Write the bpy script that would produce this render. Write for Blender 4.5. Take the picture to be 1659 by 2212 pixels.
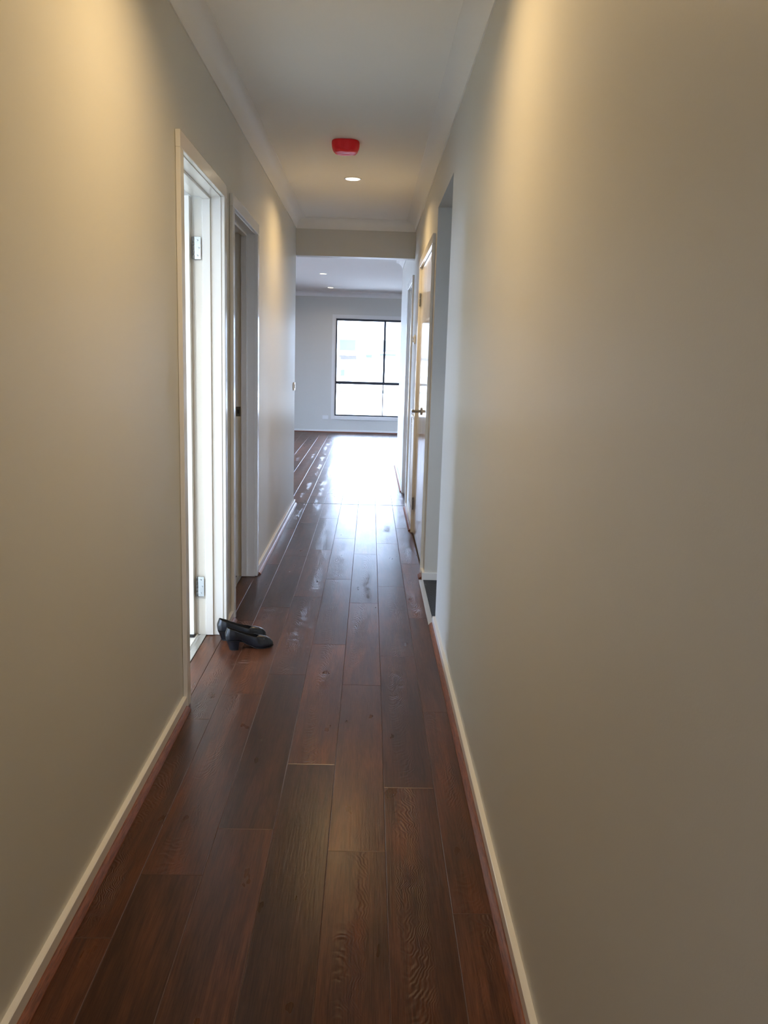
import bpy, bmesh, math, random
from mathutils import Vector, Matrix, noise

random.seed(7)
for o in list(bpy.data.objects):
    bpy.data.objects.remove(o, do_unlink=True)
sc = bpy.context.scene
COL = sc.collection

# ------------------------------------------------------------------ camera
def set_camera():
    F, yaw, pitch, roll, h = 1792.2, math.radians(1.19), math.radians(10.301), math.radians(1.698), 1.3407
    cy, sy, cp, sp = math.cos(yaw), math.sin(yaw), math.cos(pitch), math.sin(pitch)
    f = Vector((sy * cp, cy * cp, -sp)); r = Vector((cy, -sy, 0)); u = r.cross(f)
    cr, sr = math.cos(roll), math.sin(roll)
    r, u = cr * r + sr * u, -sr * r + cr * u
    cam = bpy.data.cameras.new('camera')
    cam.sensor_fit = 'VERTICAL'; cam.sensor_height = 36.0
    cam.lens = F / 2212 * 36.0
    cam.clip_start = 0.02; cam.clip_end = 400
    ob = bpy.data.objects.new('camera', cam); COL.objects.link(ob)
    m = Matrix((r, u, -f)).transposed().to_4x4(); m.translation = Vector((0, 0, h))
    ob.matrix_world = m
    sc.camera = ob
set_camera()

# ------------------------------------------------------------------ light
DAY = (0.74, 0.90, 1.27)
SKY_STRENGTH = 38.0
SUN_STRENGTH = 14.0
LAMP_W = 10.5
LAMP_COL = (1.0, 0.69, 0.335)

w = bpy.data.worlds.new('overcast_sky'); sc.world = w; w.use_nodes = True
bg = w.node_tree.nodes['Background']
bg.inputs['Color'].default_value = (*DAY, 1); bg.inputs['Strength'].default_value = SKY_STRENGTH

def sun():
    l = bpy.data.lights.new('sun', 'SUN'); l.energy = SUN_STRENGTH; l.color = (1.0, 0.98, 0.95); l.angle = math.radians(2)
    o = bpy.data.objects.new('sun', l); COL.objects.link(o)
    d = Vector((-0.20, 0.34, -0.92))                       # light travels away from this house towards the houses opposite
    o.rotation_euler = d.to_track_quat('-Z', 'Y').to_euler(); o.location = (4, -6, 12)
sun()

def portal(name, loc, size, direction):
    l = bpy.data.lights.new(name, 'AREA'); l.shape = 'RECTANGLE'; l.size, l.size_y = size
    l.cycles.is_portal = True
    o = bpy.data.objects.new(name, l); COL.objects.link(o); o.location = loc
    o.rotation_euler = Vector(direction).to_track_quat('-Z', 'Z').to_euler()

sc.view_settings.view_transform = 'Standard'
sc.view_settings.look = 'None'
sc.view_settings.gamma = 1.0
sc.view_settings.use_curve_mapping = False
sc.view_settings.exposure = 0.15
sc.cycles.use_denoising = True
sc.cycles.max_bounces = 10
sc.cycles.diffuse_bounces = 6
sc.cycles.glossy_bounces = 5
sc.cycles.transparent_max_bounces = 12
sc.cycles.sample_clamp_indirect = 5.0
sc.cycles.caustics_reflective = False
sc.cycles.caustics_refractive = False

# ------------------------------------------------------------------ dimensions (metres; camera stands at x=0, y=0)
XL, XR = -0.689, 0.367          # corridor wall faces
TH = 0.118                      # wall thickness
XL2, XR2 = XL - TH, XR + TH
ZC = 2.555                      # ceiling
ZCO = 2.470                     # bottom of cornice
YB = 7.655                      # beam
YF = 15.607                     # far wall
YBACK = -1.8
D1 = (3.083, 3.897); D2 = (4.19, 5.012); D3 = (5.21, 6.475); D4 = (7.665, 8.50)
ZD = 2.038
ROBE = (4.125, 5.033); ZO = 2.225
YEND = 10.75
XLIV0, XLIV1 = -5.0, 3.2
ARW, ART = 0.058, 0.018         # architrave

# ------------------------------------------------------------------ materials
def nt(name):
    m = bpy.data.materials.new(name); m.use_nodes = True
    t = m.node_tree; return m, t, t.nodes['Principled BSDF']
def N(t, kind, **kw):
    n = t.nodes.new(kind)
    for k, v in kw.items():
        setattr(n, k, v)
    return n
def setin(n, **kw):
    for k, v in kw.items():
        n.inputs[k.replace('_', ' ')].default_value = v
    return n
def L(t, a, b): t.links.new(a, b)
def math_node(t, op, a, b=None, c=None):
    n = N(t, 'ShaderNodeMath', operation=op)
    for i, v in enumerate((a, b, c)):
        if v is None: continue
        if isinstance(v, (int, float)): n.inputs[i].default_value = v
        else: L(t, v, n.inputs[i])
    return n.outputs[0]
def mixc(t, fac, a, b, blend='MIX'):
    n = N(t, 'ShaderNodeMix', data_type='RGBA', blend_type=blend)
    for i, v in ((0, fac), (6, a), (7, b)):
        if isinstance(v, (int, float)): n.inputs[i].default_value = v
        elif isinstance(v, tuple): n.inputs[i].default_value = (*v, 1) if len(v) == 3 else v
        else: L(t, v, n.inputs[i])
    return n.outputs[2]
def ramp(t, src, stops):
    n = N(t, 'ShaderNodeValToRGB'); e = n.color_ramp.elements
    while len(e) < len(stops): e.new(0.5)
    for el, (p, c) in zip(e, stops):
        el.position = p; el.color = (*c, 1) if isinstance(c, tuple) else (c, c, c, 1)
    L(t, src, n.inputs[0]); return n.outputs[0]

def paint(name, col, rough=0.5, bump=0.0, scale=400, spec=0.5, mottle=0.03):
    m, t, p = nt(name)
    tc = N(t, 'ShaderNodeTexCoord')
    n1 = setin(N(t, 'ShaderNodeTexNoise'), Scale=3.0, Detail=3.0); L(t, tc.outputs['Object'], n1.inputs['Vector'])
    c = mixc(t, n1.outputs[0], tuple(x * (1 - mottle) for x in col), tuple(min(1, x * (1 + mottle)) for x in col))
    L(t, c, p.inputs['Base Color'])
    p.inputs['Roughness'].default_value = rough
    p.inputs['Specular IOR Level'].default_value = spec
    if bump:
        n2 = setin(N(t, 'ShaderNodeTexNoise'), Scale=scale, Detail=2.0); L(t, tc.outputs['Object'], n2.inputs['Vector'])
        b = setin(N(t, 'ShaderNodeBump'), Strength=bump, Distance=0.001); L(t, n2.outputs[0], b.inputs['Height']); L(t, b.outputs[0], p.inputs['Normal'])
    return m

M_WALL = paint('wall_paint', (0.625, 0.615, 0.565), 0.42, 0.12, 260, mottle=0.015)
M_BATH = paint('white_wet_area_paint', (0.86, 0.87, 0.86), 0.4, mottle=0.01)
M_CEIL = paint('ceiling_paint', (0.92, 0.915, 0.895), 0.7, 0.05, 260, mottle=0.01)
M_CORN = paint('cornice_paint', (0.86, 0.86, 0.845), 0.55, mottle=0.01)
M_TRIM = paint('trim_enamel', (0.78, 0.775, 0.75), 0.16, mottle=0.01)
M_DOOR = paint('door_enamel', (0.85, 0.85, 0.83), 0.10, 0.03, 60, mottle=0.01)
M_PLASTIC = paint('white_plastic', (0.82, 0.82, 0.80), 0.22, mottle=0.01)
M_BLACKAL = paint('black_aluminium', (0.018, 0.024, 0.034), 0.3, mottle=0.1)
M_RUBBER = paint('black_rubber', (0.012, 0.013, 0.015), 0.5, mottle=0.1)
M_SUB = paint('subfloor', (0.10, 0.08, 0.07), 0.9)
M_RENDERWALL = paint('render_wall', (0.72, 0.72, 0.70), 0.9)
M_TILE = paint('white_tile', (0.80, 0.82, 0.82), 0.15, mottle=0.02)
M_GROUT = paint('grout', (0.40, 0.42, 0.43), 0.9)
M_DARKVOID = paint('grille_backing', (0.05, 0.055, 0.06), 0.8)

def metal(name, col, rough):
    m, t, p = nt(name)
    tc = N(t, 'ShaderNodeTexCoord')
    n1 = setin(N(t, 'ShaderNodeTexNoise'), Scale=40.0, Detail=2.0); L(t, tc.outputs['Object'], n1.inputs['Vector'])
    r = math_node(t, 'MULTIPLY_ADD', n1.outputs[0], 0.08, rough - 0.04); L(t, r, p.inputs['Roughness'])
    p.inputs['Base Color'].default_value = (*col, 1); p.inputs['Metallic'].default_value = 1
    return m
M_CHROME = metal('chrome', (0.42, 0.44, 0.46), 0.14)
M_STEEL = metal('satin_steel', (0.30, 0.31, 0.32), 0.3)
M_ALU = metal('satin_aluminium', (0.72, 0.74, 0.75), 0.38)
M_DARKSTEEL = metal('dark_steel', (0.16, 0.17, 0.18), 0.35)

def wood():
    m, t, p = nt('dark_laminate')
    tc = N(t, 'ShaderNodeTexCoord'); oi = N(t, 'ShaderNodeObjectInfo')
    rnd = oi.outputs['Random']
    off = N(t, 'ShaderNodeCombineXYZ')
    L(t, math_node(t, 'MULTIPLY', rnd, 53.0), off.inputs[0]); L(t, math_node(t, 'MULTIPLY', rnd, 91.0), off.inputs[1]); L(t, math_node(t, 'MULTIPLY', rnd, 17.0), off.inputs[2])
    add = N(t, 'ShaderNodeVectorMath', operation='ADD'); L(t, tc.outputs['Object'], add.inputs[0]); L(t, off.outputs[0], add.inputs[1])
    P = add.outputs[0]
    def tex(sx, sy, scale=1.0, detail=3.0, rough=0.55, dist=0.0):
        mp = N(t, 'ShaderNodeMapping'); mp.inputs['Scale'].default_value = (sx, sy, 1); L(t, P, mp.inputs['Vector'])
        n = setin(N(t, 'ShaderNodeTexNoise'), Scale=scale, Detail=detail, Roughness=rough, Distortion=dist); L(t, mp.outputs[0], n.inputs['Vector'])
        return n.outputs[0]
    big = tex(11, 1.9, 1, 3, 0.5, 0.4)
    col = ramp(t, big, [(0.22, (0.038, 0.0170, 0.0115)), (0.50, (0.060, 0.0255, 0.0150)), (0.70, (0.092, 0.036, 0.0180)), (0.90, (0.118, 0.047, 0.021))])
    streak = tex(46, 3.0, 1, 4, 0.65, 0.6)
    col = mixc(t, ramp(t, streak, [(0.30, 0.6), (0.56, 0.0)]), col, (0.018, 0.0085, 0.0075))
    fibre = tex(420, 14, 1, 2)
    col = mixc(t, 0.30, col, ramp(t, fibre, [(0.3, 0.0), (0.7, 1.0)]), 'SOFT_LIGHT')
    spots = tex(70, 16, 1, 3, 0.6, 0.6)
    col = mixc(t, ramp(t, spots, [(0.72, 0.0), (0.84, 0.7)]), col, (0.010, 0.006, 0.006))
    tone = math_node(t, 'MULTIPLY_ADD', math_node(t, 'FRACT', math_node(t, 'MULTIPLY', rnd, 7.3)), 0.75, 0.74)
    tv = N(t, 'ShaderNodeCombineColor'); [L(t, tone, tv.inputs[i]) for i in range(3)]
    col = mixc(t, 1.0, col, tv.outputs[0], 'MULTIPLY')
    warm = math_node(t, 'FRACT', math_node(t, 'MULTIPLY', rnd, 23.7))
    col = mixc(t, math_node(t, 'MULTIPLY', warm, 0.55), col, (1.25, 0.92, 0.62), 'MULTIPLY')
    # dried glue scuffs left on the boards near the shoes
    geo = N(t, 'ShaderNodeNewGeometry')
    def scuff(cx, cy, rx, ry, col):
        sub = N(t, 'ShaderNodeVectorMath', operation='SUBTRACT'); L(t, geo.outputs['Position'], sub.inputs[0]); sub.inputs[1].default_value = (cx, cy, 0)
        dv = N(t, 'ShaderNodeVectorMath', operation='DIVIDE'); L(t, sub.outputs[0], dv.inputs[0]); dv.inputs[1].default_value = (rx, ry, 1)
        ln = N(t, 'ShaderNodeVectorMath', operation='LENGTH'); L(t, dv.outputs[0], ln.inputs[0])
        fall = ramp(t, ln.outputs['Value'], [(0.3, 1.0), (1.0, 0.0)])
        mp = N(t, 'ShaderNodeMapping'); mp.inputs['Scale'].default_value = (16, 130, 1); mp.inputs['Rotation'].default_value = (0, 0, -0.35); L(t, geo.outputs['Position'], mp.inputs['Vector'])
        n = setin(N(t, 'ShaderNodeTexNoise'), Scale=1.0, Detail=3.0); L(t, mp.outputs[0], n.inputs['Vector'])
        thin = ramp(t, n.outputs[0], [(0.55, 0.0), (0.64, 0.55)])
        return mixc(t, math_node(t, 'MULTIPLY', fall, thin), col, (0.42, 0.34, 0.32))
    col = scuff(-0.545, 3.535, 0.085, 0.05, col)
    col = scuff(-0.335, 3.47, 0.05, 0.03, col)
    L(t, col, p.inputs['Base Color'])
    rg = tex(14, 5, 1, 3)
    L(t, math_node(t, 'MULTIPLY_ADD', rg, 0.08, 0.25), p.inputs['Roughness'])
    # embossed cathedral grain
    mp = N(t, 'ShaderNodeMapping'); mp.inputs['Scale'].default_value = (1.0, 0.16, 1)
    L(t, tc.outputs['Object'], mp.inputs['Vector'])
    sh = N(t, 'ShaderNodeCombineXYZ'); L(t, math_node(t, 'MULTIPLY_ADD', warm, 0.05, -0.025), sh.inputs[0]); L(t, math_node(t, 'MULTIPLY_ADD', rnd, 0.16, -0.08), sh.inputs[1])
    nv = setin(N(t, 'ShaderNodeTexNoise'), Scale=16.0, Detail=2.0); L(t, P, nv.inputs['Vector'])
    nsc = N(t, 'ShaderNodeVectorMath', operation='MULTIPLY'); L(t, nv.outputs['Color'], nsc.inputs[0]); nsc.inputs[1].default_value = (0.05, 0.016, 0.0)
    a2 = N(t, 'ShaderNodeVectorMath', operation='ADD'); L(t, mp.outputs[0], a2.inputs[0]); L(t, sh.outputs[0], a2.inputs[1])
    a3 = N(t, 'ShaderNodeVectorMath', operation='ADD'); L(t, a2.outputs[0], a3.inputs[0]); L(t, nsc.outputs[0], a3.inputs[1])
    wv = N(t, 'ShaderNodeTexWave', wave_type='RINGS', rings_direction='Z'); setin(wv, Scale=64.0, Distortion=1.2, Detail=2.0, Detail_Scale=1.5); L(t, a3.outputs[0], wv.inputs['Vector'])
    sx = N(t, 'ShaderNodeSeparateXYZ'); L(t, tc.outputs['Object'], sx.inputs[0])
    zone = ramp(t, math_node(t, 'ABSOLUTE', math_node(t, 'ADD', sx.outputs[0], math_node(t, 'MULTIPLY_ADD', warm, 0.05, -0.025))), [(0.015, 1.0), (0.045, 0.0)])
    zn = ramp(t, tex(10, 3.5, 1, 2), [(0.38, 0.0), (0.58, 1.0)])
    pick = ramp(t, math_node(t, 'FRACT', math_node(t, 'MULTIPLY', rnd, 11.1)), [(0.22, 0.08), (0.36, 1.0)])
    msk = math_node(t, 'MULTIPLY', math_node(t, 'MULTIPLY', zone, zn), pick)
    hgt = math_node(t, 'ADD', math_node(t, 'MULTIPLY', math_node(t, 'MULTIPLY', wv.outputs[0], msk), 0.6), math_node(t, 'MULTIPLY', tex(160, 10, 1, 2), 0.30))
    hgt = math_node(t, 'ADD', hgt, math_node(t, 'MULTIPLY', tex(9, 5, 1, 1), 0.12))
    b = setin(N(t, 'ShaderNodeBump'), Strength=0.75, Distance=0.0014); L(t, hgt, b.inputs['Height']); L(t, b.outputs[0], p.inputs['Normal'])
    p.inputs['Specular IOR Level'].default_value = 0.25
    return m
M_WOOD = wood()
M_BEVEL = paint('board_bevel', (0.10, 0.052, 0.040), 0.32)

def bead_mat():
    m, t, p = nt('brown_timber_bead')
    tc = N(t, 'ShaderNodeTexCoord')
    mp = N(t, 'ShaderNodeMapping'); mp.inputs['Scale'].default_value = (260, 18, 260); L(t, tc.outputs['Object'], mp.inputs['Vector'])
    n = setin(N(t, 'ShaderNodeTexNoise'), Scale=1.0, Detail=4.0, Roughness=0.7); L(t, mp.outputs[0], n.inputs['Vector'])
    L(t, ramp(t, n.outputs[0], [(0.35, (0.085, 0.026, 0.012)), (0.55, (0.19, 0.062, 0.026)), (0.75, (0.26, 0.09, 0.036))]), p.inputs['Base Color'])
    p.inputs['Roughness'].default_value = 0.38
    b = setin(N(t, 'ShaderNodeBump'), Strength=0.5, Distance=0.0008); L(t, n.outputs[0], b.inputs['Height']); L(t, b.outputs[0], p.inputs['Normal'])
    return m
M_BEAD = bead_mat()

def leather():
    m, t, p = nt('black_leather')
    tc = N(t, 'ShaderNodeTexCoord')
    v = setin(N(t, 'ShaderNodeTexVoronoi'), Scale=900.0); L(t, tc.outputs['Object'], v.inputs['Vector'])
    n = setin(N(t, 'ShaderNodeTexNoise'), Scale=60.0, Detail=3.0); L(t, tc.outputs['Object'], n.inputs['Vector'])
    L(t, mixc(t, n.outputs[0], (0.004, 0.0058, 0.009), (0.010, 0.0125, 0.018)), p.inputs['Base Color'])
    L(t, math_node(t, 'MULTIPLY_ADD', n.outputs[0], 0.18, 0.22), p.inputs['Roughness'])
    b = setin(N(t, 'ShaderNodeBump'), Strength=0.12, Distance=0.0006); L(t, v.outputs['Distance'], b.inputs['Height']); L(t, b.outputs[0], p.inputs['Normal'])
    return m
M_LEATHER = leather()
M_LINING = paint('shoe_lining', (0.02, 0.019, 0.02), 0.7)

def carpet():
    m, t, p = nt('charcoal_carpet')
    tc = N(t, 'ShaderNodeTexCoord')
    n = setin(N(t, 'ShaderNodeTexNoise'), Scale=220.0, Detail=2.0); L(t, tc.outputs['Object'], n.inputs['Vector'])
    v = setin(N(t, 'ShaderNodeTexVoronoi'), Scale=110.0); L(t, tc.outputs['Object'], v.inputs['Vector'])
    L(t, mixc(t, n.outputs[0], (0.016, 0.020, 0.025), (0.05, 0.058, 0.068)), p.inputs['Base Color'])
    p.inputs['Roughness'].default_value = 0.95
    b = setin(N(t, 'ShaderNodeBump'), Strength=1.0, Distance=0.006); L(t, v.outputs['Distance'], b.inputs['Height']); L(t, b.outputs[0], p.inputs['Normal'])
    return m
M_CARPET = carpet()

def red_plastic():
    m, t, p = nt('red_dust_cover')
    tc = N(t, 'ShaderNodeTexCoord')
    n = setin(N(t, 'ShaderNodeTexNoise'), Scale=30.0, Detail=3.0); L(t, tc.outputs['Object'], n.inputs['Vector'])
    L(t, mixc(t, n.outputs[0], (0.80, 0.012, 0.022), (0.92, 0.03, 0.04)), p.inputs['Base Color'])
    p.inputs['Roughness'].default_value = 0.42; p.inputs['Specular IOR Level'].default_value = 0.35
    b = setin(N(t, 'ShaderNodeBump'), Strength=0.7, Distance=0.006); L(t, n.outputs[0], b.inputs['Height']); L(t, b.outputs[0], p.inputs['Normal'])
    p.inputs['Subsurface Weight'].default_value = 0.5; p.inputs['Subsurface Radius'].default_value = (1.0, 0.12, 0.12); p.inputs['Subsurface Scale'].default_value = 0.03
    return m
M_RED = red_plastic()

def glass():
    m = bpy.data.materials.new('window_glass'); m.use_nodes = True; t = m.node_tree
    for n in list(t.nodes):
        if n.type == 'BSDF_PRINCIPLED': t.nodes.remove(n)
    out = t.nodes['Material Output']
    tr = N(t, 'ShaderNodeBsdfTransparent'); tr.inputs[0].default_value = (0.94, 0.97, 0.98, 1)
    gl = N(t, 'ShaderNodeBsdfGlossy'); gl.inputs['Roughness'].default_value = 0.02
    fr = setin(N(t, 'ShaderNodeFresnel'), IOR=1.45)
    mx = N(t, 'ShaderNodeMixShader'); L(t, fr.outputs[0], mx.inputs[0]); L(t, tr.outputs[0], mx.inputs[1]); L(t, gl.outputs[0], mx.inputs[2])
    L(t, mx.outputs[0], out.inputs[0]); return m
M_GLASS = glass()

def lamp_face():
    m, t, p = nt('lit_diffuser')
    p.inputs['Base Color'].default_value = (0.9, 0.9, 0.85, 1)
    p.inputs['Emission Color'].default_value = (1.0, 0.86, 0.62, 1); p.inputs['Emission Strength'].default_value = 5.0
    return m
M_LAMP = lamp_face()

# ------------------------------------------------------------------ mesh helpers
def box(bm, x0, x1, y0, y1, z0, z1):
    vs = [bm.verts.new((x, y, z)) for z in (z0, z1) for (x, y) in ((x0, y0), (x1, y0), (x1, y1), (x0, y1))]
    for f in ((3, 2, 1, 0), (4, 5, 6, 7), (0, 1, 5, 4), (1, 2, 6, 5), (2, 3, 7, 6), (3, 0, 4, 7)):
        bm.faces.new([vs[i] for i in f])
def B(*boxes):
    bm = bmesh.new()
    for b in boxes: box(bm, *b)
    return bm
def run(profile, p0, p1):
    """extrude a closed profile [(a, z)] from p0 to p1 (2d points); a is measured to the left-hand normal of the run"""
    bm = bmesh.new()
    d = Vector((p1[0] - p0[0], p1[1] - p0[1])); d.normalize(); nrm = Vector((-d.y, d.x))
    rows = []
    for p in (p0, p1):
        rows.append([bm.verts.new((p[0] + nrm.x * a, p[1] + nrm.y * a, z)) for a, z in profile])
    n = len(profile)
    for i in range(n):
        bm.faces.new((rows[0][i], rows[0][(i + 1) % n], rows[1][(i + 1) % n], rows[1][i]))
    bm.faces.new(rows[0][::-1]); bm.faces.new(rows[1])
    bmesh.ops.recalc_face_normals(bm, faces=bm.faces)
    return bm
def lathe(profile, axis='Z', seg=24, origin=(0, 0, 0)):
    bm = bmesh.new(); rings = []
    for r, z in profile:
        ring = []
        for k in range(seg):
            a = 2 * math.pi * k / seg
            c, s = r * math.cos(a), r * math.sin(a)
            v = {'Z': (c, s, z), 'X': (z, c, s), 'Y': (s, z, c)}[axis]
            ring.append(bm.verts.new(Vector(v) + Vector(origin)))
        rings.append(ring)
    for a, b in zip(rings, rings[1:]):
        for k in range(seg):
            bm.faces.new((a[k], a[(k + 1) % seg], b[(k + 1) % seg], b[k]))
    bm.faces.new(rings[0][::-1]); bm.faces.new(rings[-1])
    bmesh.ops.remove_doubles(bm, verts=bm.verts, dist=1e-6)
    bmesh.ops.recalc_face_normals(bm, faces=bm.faces)
    return bm
def join_bm(*bms):
    out = bmesh.new()
    for b in bms:
        me = bpy.data.meshes.new('tmp'); b.to_mesh(me); b.free(); out.from_mesh(me); bpy.data.meshes.remove(me)
    return out
def mk(name, bm, mat, parent=None, bevel=0.0, seg=2, smooth=False, local=False):
    me = bpy.data.meshes.new(name)
    if bevel:
        bmesh.ops.bevel(bm, geom=list(bm.edges), offset=bevel, segments=seg, affect='EDGES', clamp_overlap=True, profile=0.5)
    ob = bpy.data.objects.new(name, me); COL.objects.link(ob)
    if parent is not None:
        ob.parent = parent
        if not local:
            loc = Vector(parent.location); q = parent.parent
            while q is not None: loc += Vector(q.location); q = q.parent
            bmesh.ops.translate(bm, verts=bm.verts, vec=-loc)
    bm.to_mesh(me); bm.free()
    for mm in (mat if isinstance(mat, (list, tuple)) else [mat]): me.materials.append(mm)
    if smooth:
        for p in me.polygons: p.use_smooth = True
        try: me.set_sharp_from_angle(angle=math.radians(38))
        except Exception: pass
    return ob
def empty(name, loc=(0, 0, 0), parent=None):
    o = bpy.data.objects.new(name, None); o.location = loc; o.empty_display_size = 0.05
    COL.objects.link(o); o.parent = parent; return o
def structure(o, label=None):
    o['kind'] = 'structure'
    if label: o['label'] = label
    return o
def thing(o, label, cat, group=None):
    o['label'] = label; o['category'] = cat
    if group: o['group'] = group
    return o

# ------------------------------------------------------------------ structure: slabs, walls
def wall_y(x0, x1, y0, y1, openings, z0=-0.014, z1=ZC):
    """boxes of a wall running along y with openings (ya, yb, za, zb)"""
    out = []; y = y0
    for ya, yb, za, zb in sorted(openings):
        out.append((x0, x1, y, ya, z0, z1))
        if zb < z1: out.append((x0, x1, ya, yb, zb, z1))
        if za > z0: out.append((x0, x1, ya, yb, z0, za))
        y = yb
    out.append((x0, x1, y, y1, z0, z1)); return out
def wall_x(y0, y1, x0, x1, openings, z0=-0.014, z1=ZC):
    return [(b[2], b[3], b[0], b[1], b[4], b[5]) for b in wall_y(y0, y1, x0, x1, openings, z0, z1)]

structure(mk('subfloor', B((-5.2, 3.4, -2.0, 15.85, -0.2, -0.014)), M_SUB), 'subfloor slab under the boards')
structure(mk('ceiling', B((-5.2, 3.4, -2.0, 15.85, ZC, ZC + 0.25)), M_CEIL), 'flat white painted ceiling')
J = 0.02     # jamb thickness: wall openings are cut this much wider
def cut(d, z=ZD): return (d[0] - J, d[1] + J, -0.014, z + J)
structure(mk('wall_left', B(*wall_y(XL2, XL, YBACK, YB, [cut(D1), cut(D2)])), M_WALL), 'pale grey corridor wall on the left')
structure(mk('wall_right', B(*wall_y(XR, XR2, YBACK, YEND, [(*ROBE, -0.014, ZO), cut(D3), cut(D4)])), M_WALL), 'pale grey corridor wall on the right')
WIN = (-0.662, 1.15, 0.305, 2.092)        # far window opening
structure(mk('wall_far', B(*wall_x(YF, YF + 0.22, -5.2, 3.4, [(WIN[0], WIN[1], WIN[2], WIN[3])])), M_WALL), 'far living room wall with the window')
structure(mk('wall_beam', B((XL, XR, YB, YB + TH, 2.243, ZC)), M_WALL), 'square beam across the end of the corridor')
BK = (-0.38, -0.16, 1.1, 2.1)
structure(mk('wall_back', B(*wall_x(YBACK - TH, YBACK, XL2, XR2, [(BK[0], BK[1], BK[2], BK[3])])), M_WALL), 'wall behind the camera')
structure(mk('wall_living_front', B((-5.0, XL2, YB - TH + 0.118, YB + 0.118, -0.014, ZC)), M_WALL), 'living room wall beside the corridor mouth')
SL = (8.7, 13.3, 0.0, 2.2)
structure(mk('wall_living_left', B(*wall_y(-5.2, -5.0, YB, YF, [(SL[0], SL[1], SL[2], SL[3])])), M_WALL), 'left living room wall with sliding door')
SR = (2.74, 3.4, 1.0, 1.95)
structure(mk('wall_living_right', B(*wall_y(3.2, 3.4, -2.0, YF, [(SR[0], SR[1], SR[2], SR[3])])), M_WALL), 'right living room wall')
structure(mk('wall_block_end', B((XR2, 3.2, YEND - TH, YEND, -0.014, ZC)), M_WALL), 'wall turning right at the end of the hall')
BW = (1.42, 2.65, 0.1, 2.45)
structure(mk('wall_outer_left', B(*wall_y(-2.7, -2.5, YBACK, YB, [(BW[0], BW[1], BW[2], BW[3])])), M_BATH), 'outer wall of the rooms on the left')
structure(mk('wall_bath_near', B((-2.5, XL2, 1.3, 1.4, -0.014, ZC)), M_BATH), 'near wall of the bathroom')
structure(mk('wall_bath_far', B((-2.5, XL2, 4.03, 4.12, -0.014, ZC)), M_BATH), 'partition between the two rooms on the left')
structure(mk('wall_robe_far', B((XR2, 3.2, ROBE[1], ROBE[1] + TH, -0.014, ZC)), M_WALL), 'wall facing the camera inside the right hand opening')
structure(mk('wall_robe_near', B((XR2, 3.2, 2.6, 2.7, -0.014, ZC)), M_WALL), 'near wall of the carpeted nook')
structure(mk('wall_linen_back', B((XR2 + 0.5, XR2 + 0.55, ROBE[1] + TH, YEND - TH, -0.014, ZC)), M_WALL), 'back of the cupboards on the right')

# cornices -----------------------------------------------------------
def cove():
    a, n = ZC - ZCO, 8
    pts = [(0.0, ZC), (0.0, ZCO), (0.006, ZCO)]
    for k in range(n + 1):
        t = math.radians(90 * k / n)
        c = a + 0.012
        pts.append((0.006 + (a - 0.006) * (1 - math.cos(t)), ZCO + 0.004 + (a - 0.008) * math.sin(t)))
    pts += [(a, ZC - 0.004), (a, ZC)]
    out = []
    for q in pts:
        if not out or (abs(out[-1][0] - q[0]) + abs(out[-1][1] - q[1])) > 1e-5: out.append(q)
    return out
CV = cove()
_trim = [0]
def trim(bm, mat, label, **kw):
    _trim[0] += 1
    return structure(mk('trim_%d' % _trim[0], bm, mat, **kw), label)
trim(run(CV, (XL, YB), (XL, YBACK)), M_CORN, 'cove cornice along the left corridor wall', smooth=True)
trim(run(CV, (XR, YBACK), (XR, YEND)), M_CORN, 'cove cornice along the right corridor wall', smooth=True)
trim(run(CV, (XR, YB), (XL, YB)), M_CORN, 'cove cornice on the beam', smooth=True)
trim(run(CV, (3.2, YF), (-5.0, YF)), M_CORN, 'cove cornice above the far window', smooth=True)
trim(run(CV, (XR, YEND), (3.2, YEND)), M_CORN, 'cove cornice round the hall corner', smooth=True)
trim(run(CV, (-5.0, YF), (-5.0, YB)), M_CORN, 'cove cornice on the living room left wall', smooth=True)

# skirtings and beads --------------------------------------------------
SKT, SKH = 0.015, 0.049
SKP = [(0, -0.010), (0, SKH), (SKT - 0.002, SKH), (SKT, SKH - 0.002), (SKT, -0.010)]
BEADP = [(0, 0.0005), (0, 0.0165), (0.0035, 0.0165), (0.0085, 0.0135), (0.0135, 0.0085), (0.0178, 0.0035), (0.0185, 0.0005)]
def skirting(side, p0, p1, label, bead=True, b0=0.0, b1=0.0):
    structure(mk('baseboard_' + side, run(SKP, p0, p1), M_TRIM), label)
    if bead:
        d = Vector((p1[0] - p0[0], p1[1] - p0[1])); d.normalize(); n = Vector((-d.y, d.x)) * SKT
        q0 = (p0[0] + n.x + d.x * b0, p0[1] + n.y + d.y * b0); q1 = (p1[0] + n.x - d.x * b1, p1[1] + n.y - d.y * b1)
        trim(run(BEADP, q0, q1), M_BEAD, 'brown floor bead along ' + label)
skirting('left', (XL, D1[0] - ARW), (XL, YBACK), 'white skirting on the near left wall', b0=0.012)
skirting('left', (XL, D2[0] - ARW), (XL, D1[1] + ARW), 'short white skirting between the two left doors')
skirting('left', (XL, YB), (XL, D2[1] + ARW), 'white skirting on the left wall past the second door', b0=-0.02)
skirting('right', (XR, YBACK), (XR, ROBE[0]), 'white skirting on the near right wall')
skirting('right', (XR, ROBE[1] - SKT), (XR, D3[0] - ARW), 'short white skirting beside the carpeted opening', b0=0.03)
skirting('right', (XR, D3[1] + ARW), (XR, D4[0] - ARW), 'white skirting under the louvred grille')
skirting('right', (XR, D4[1] + ARW), (XR, YEND), 'white skirting at the end of the right wall')
skirting('far', (3.2, YF), (-5.0, YF), 'white skirting under the far window')
skirting('nook', (3.2, ROBE[1]), (XR + 0.0, ROBE[1]), 'white skirting inside the carpeted opening', bead=False)

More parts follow.
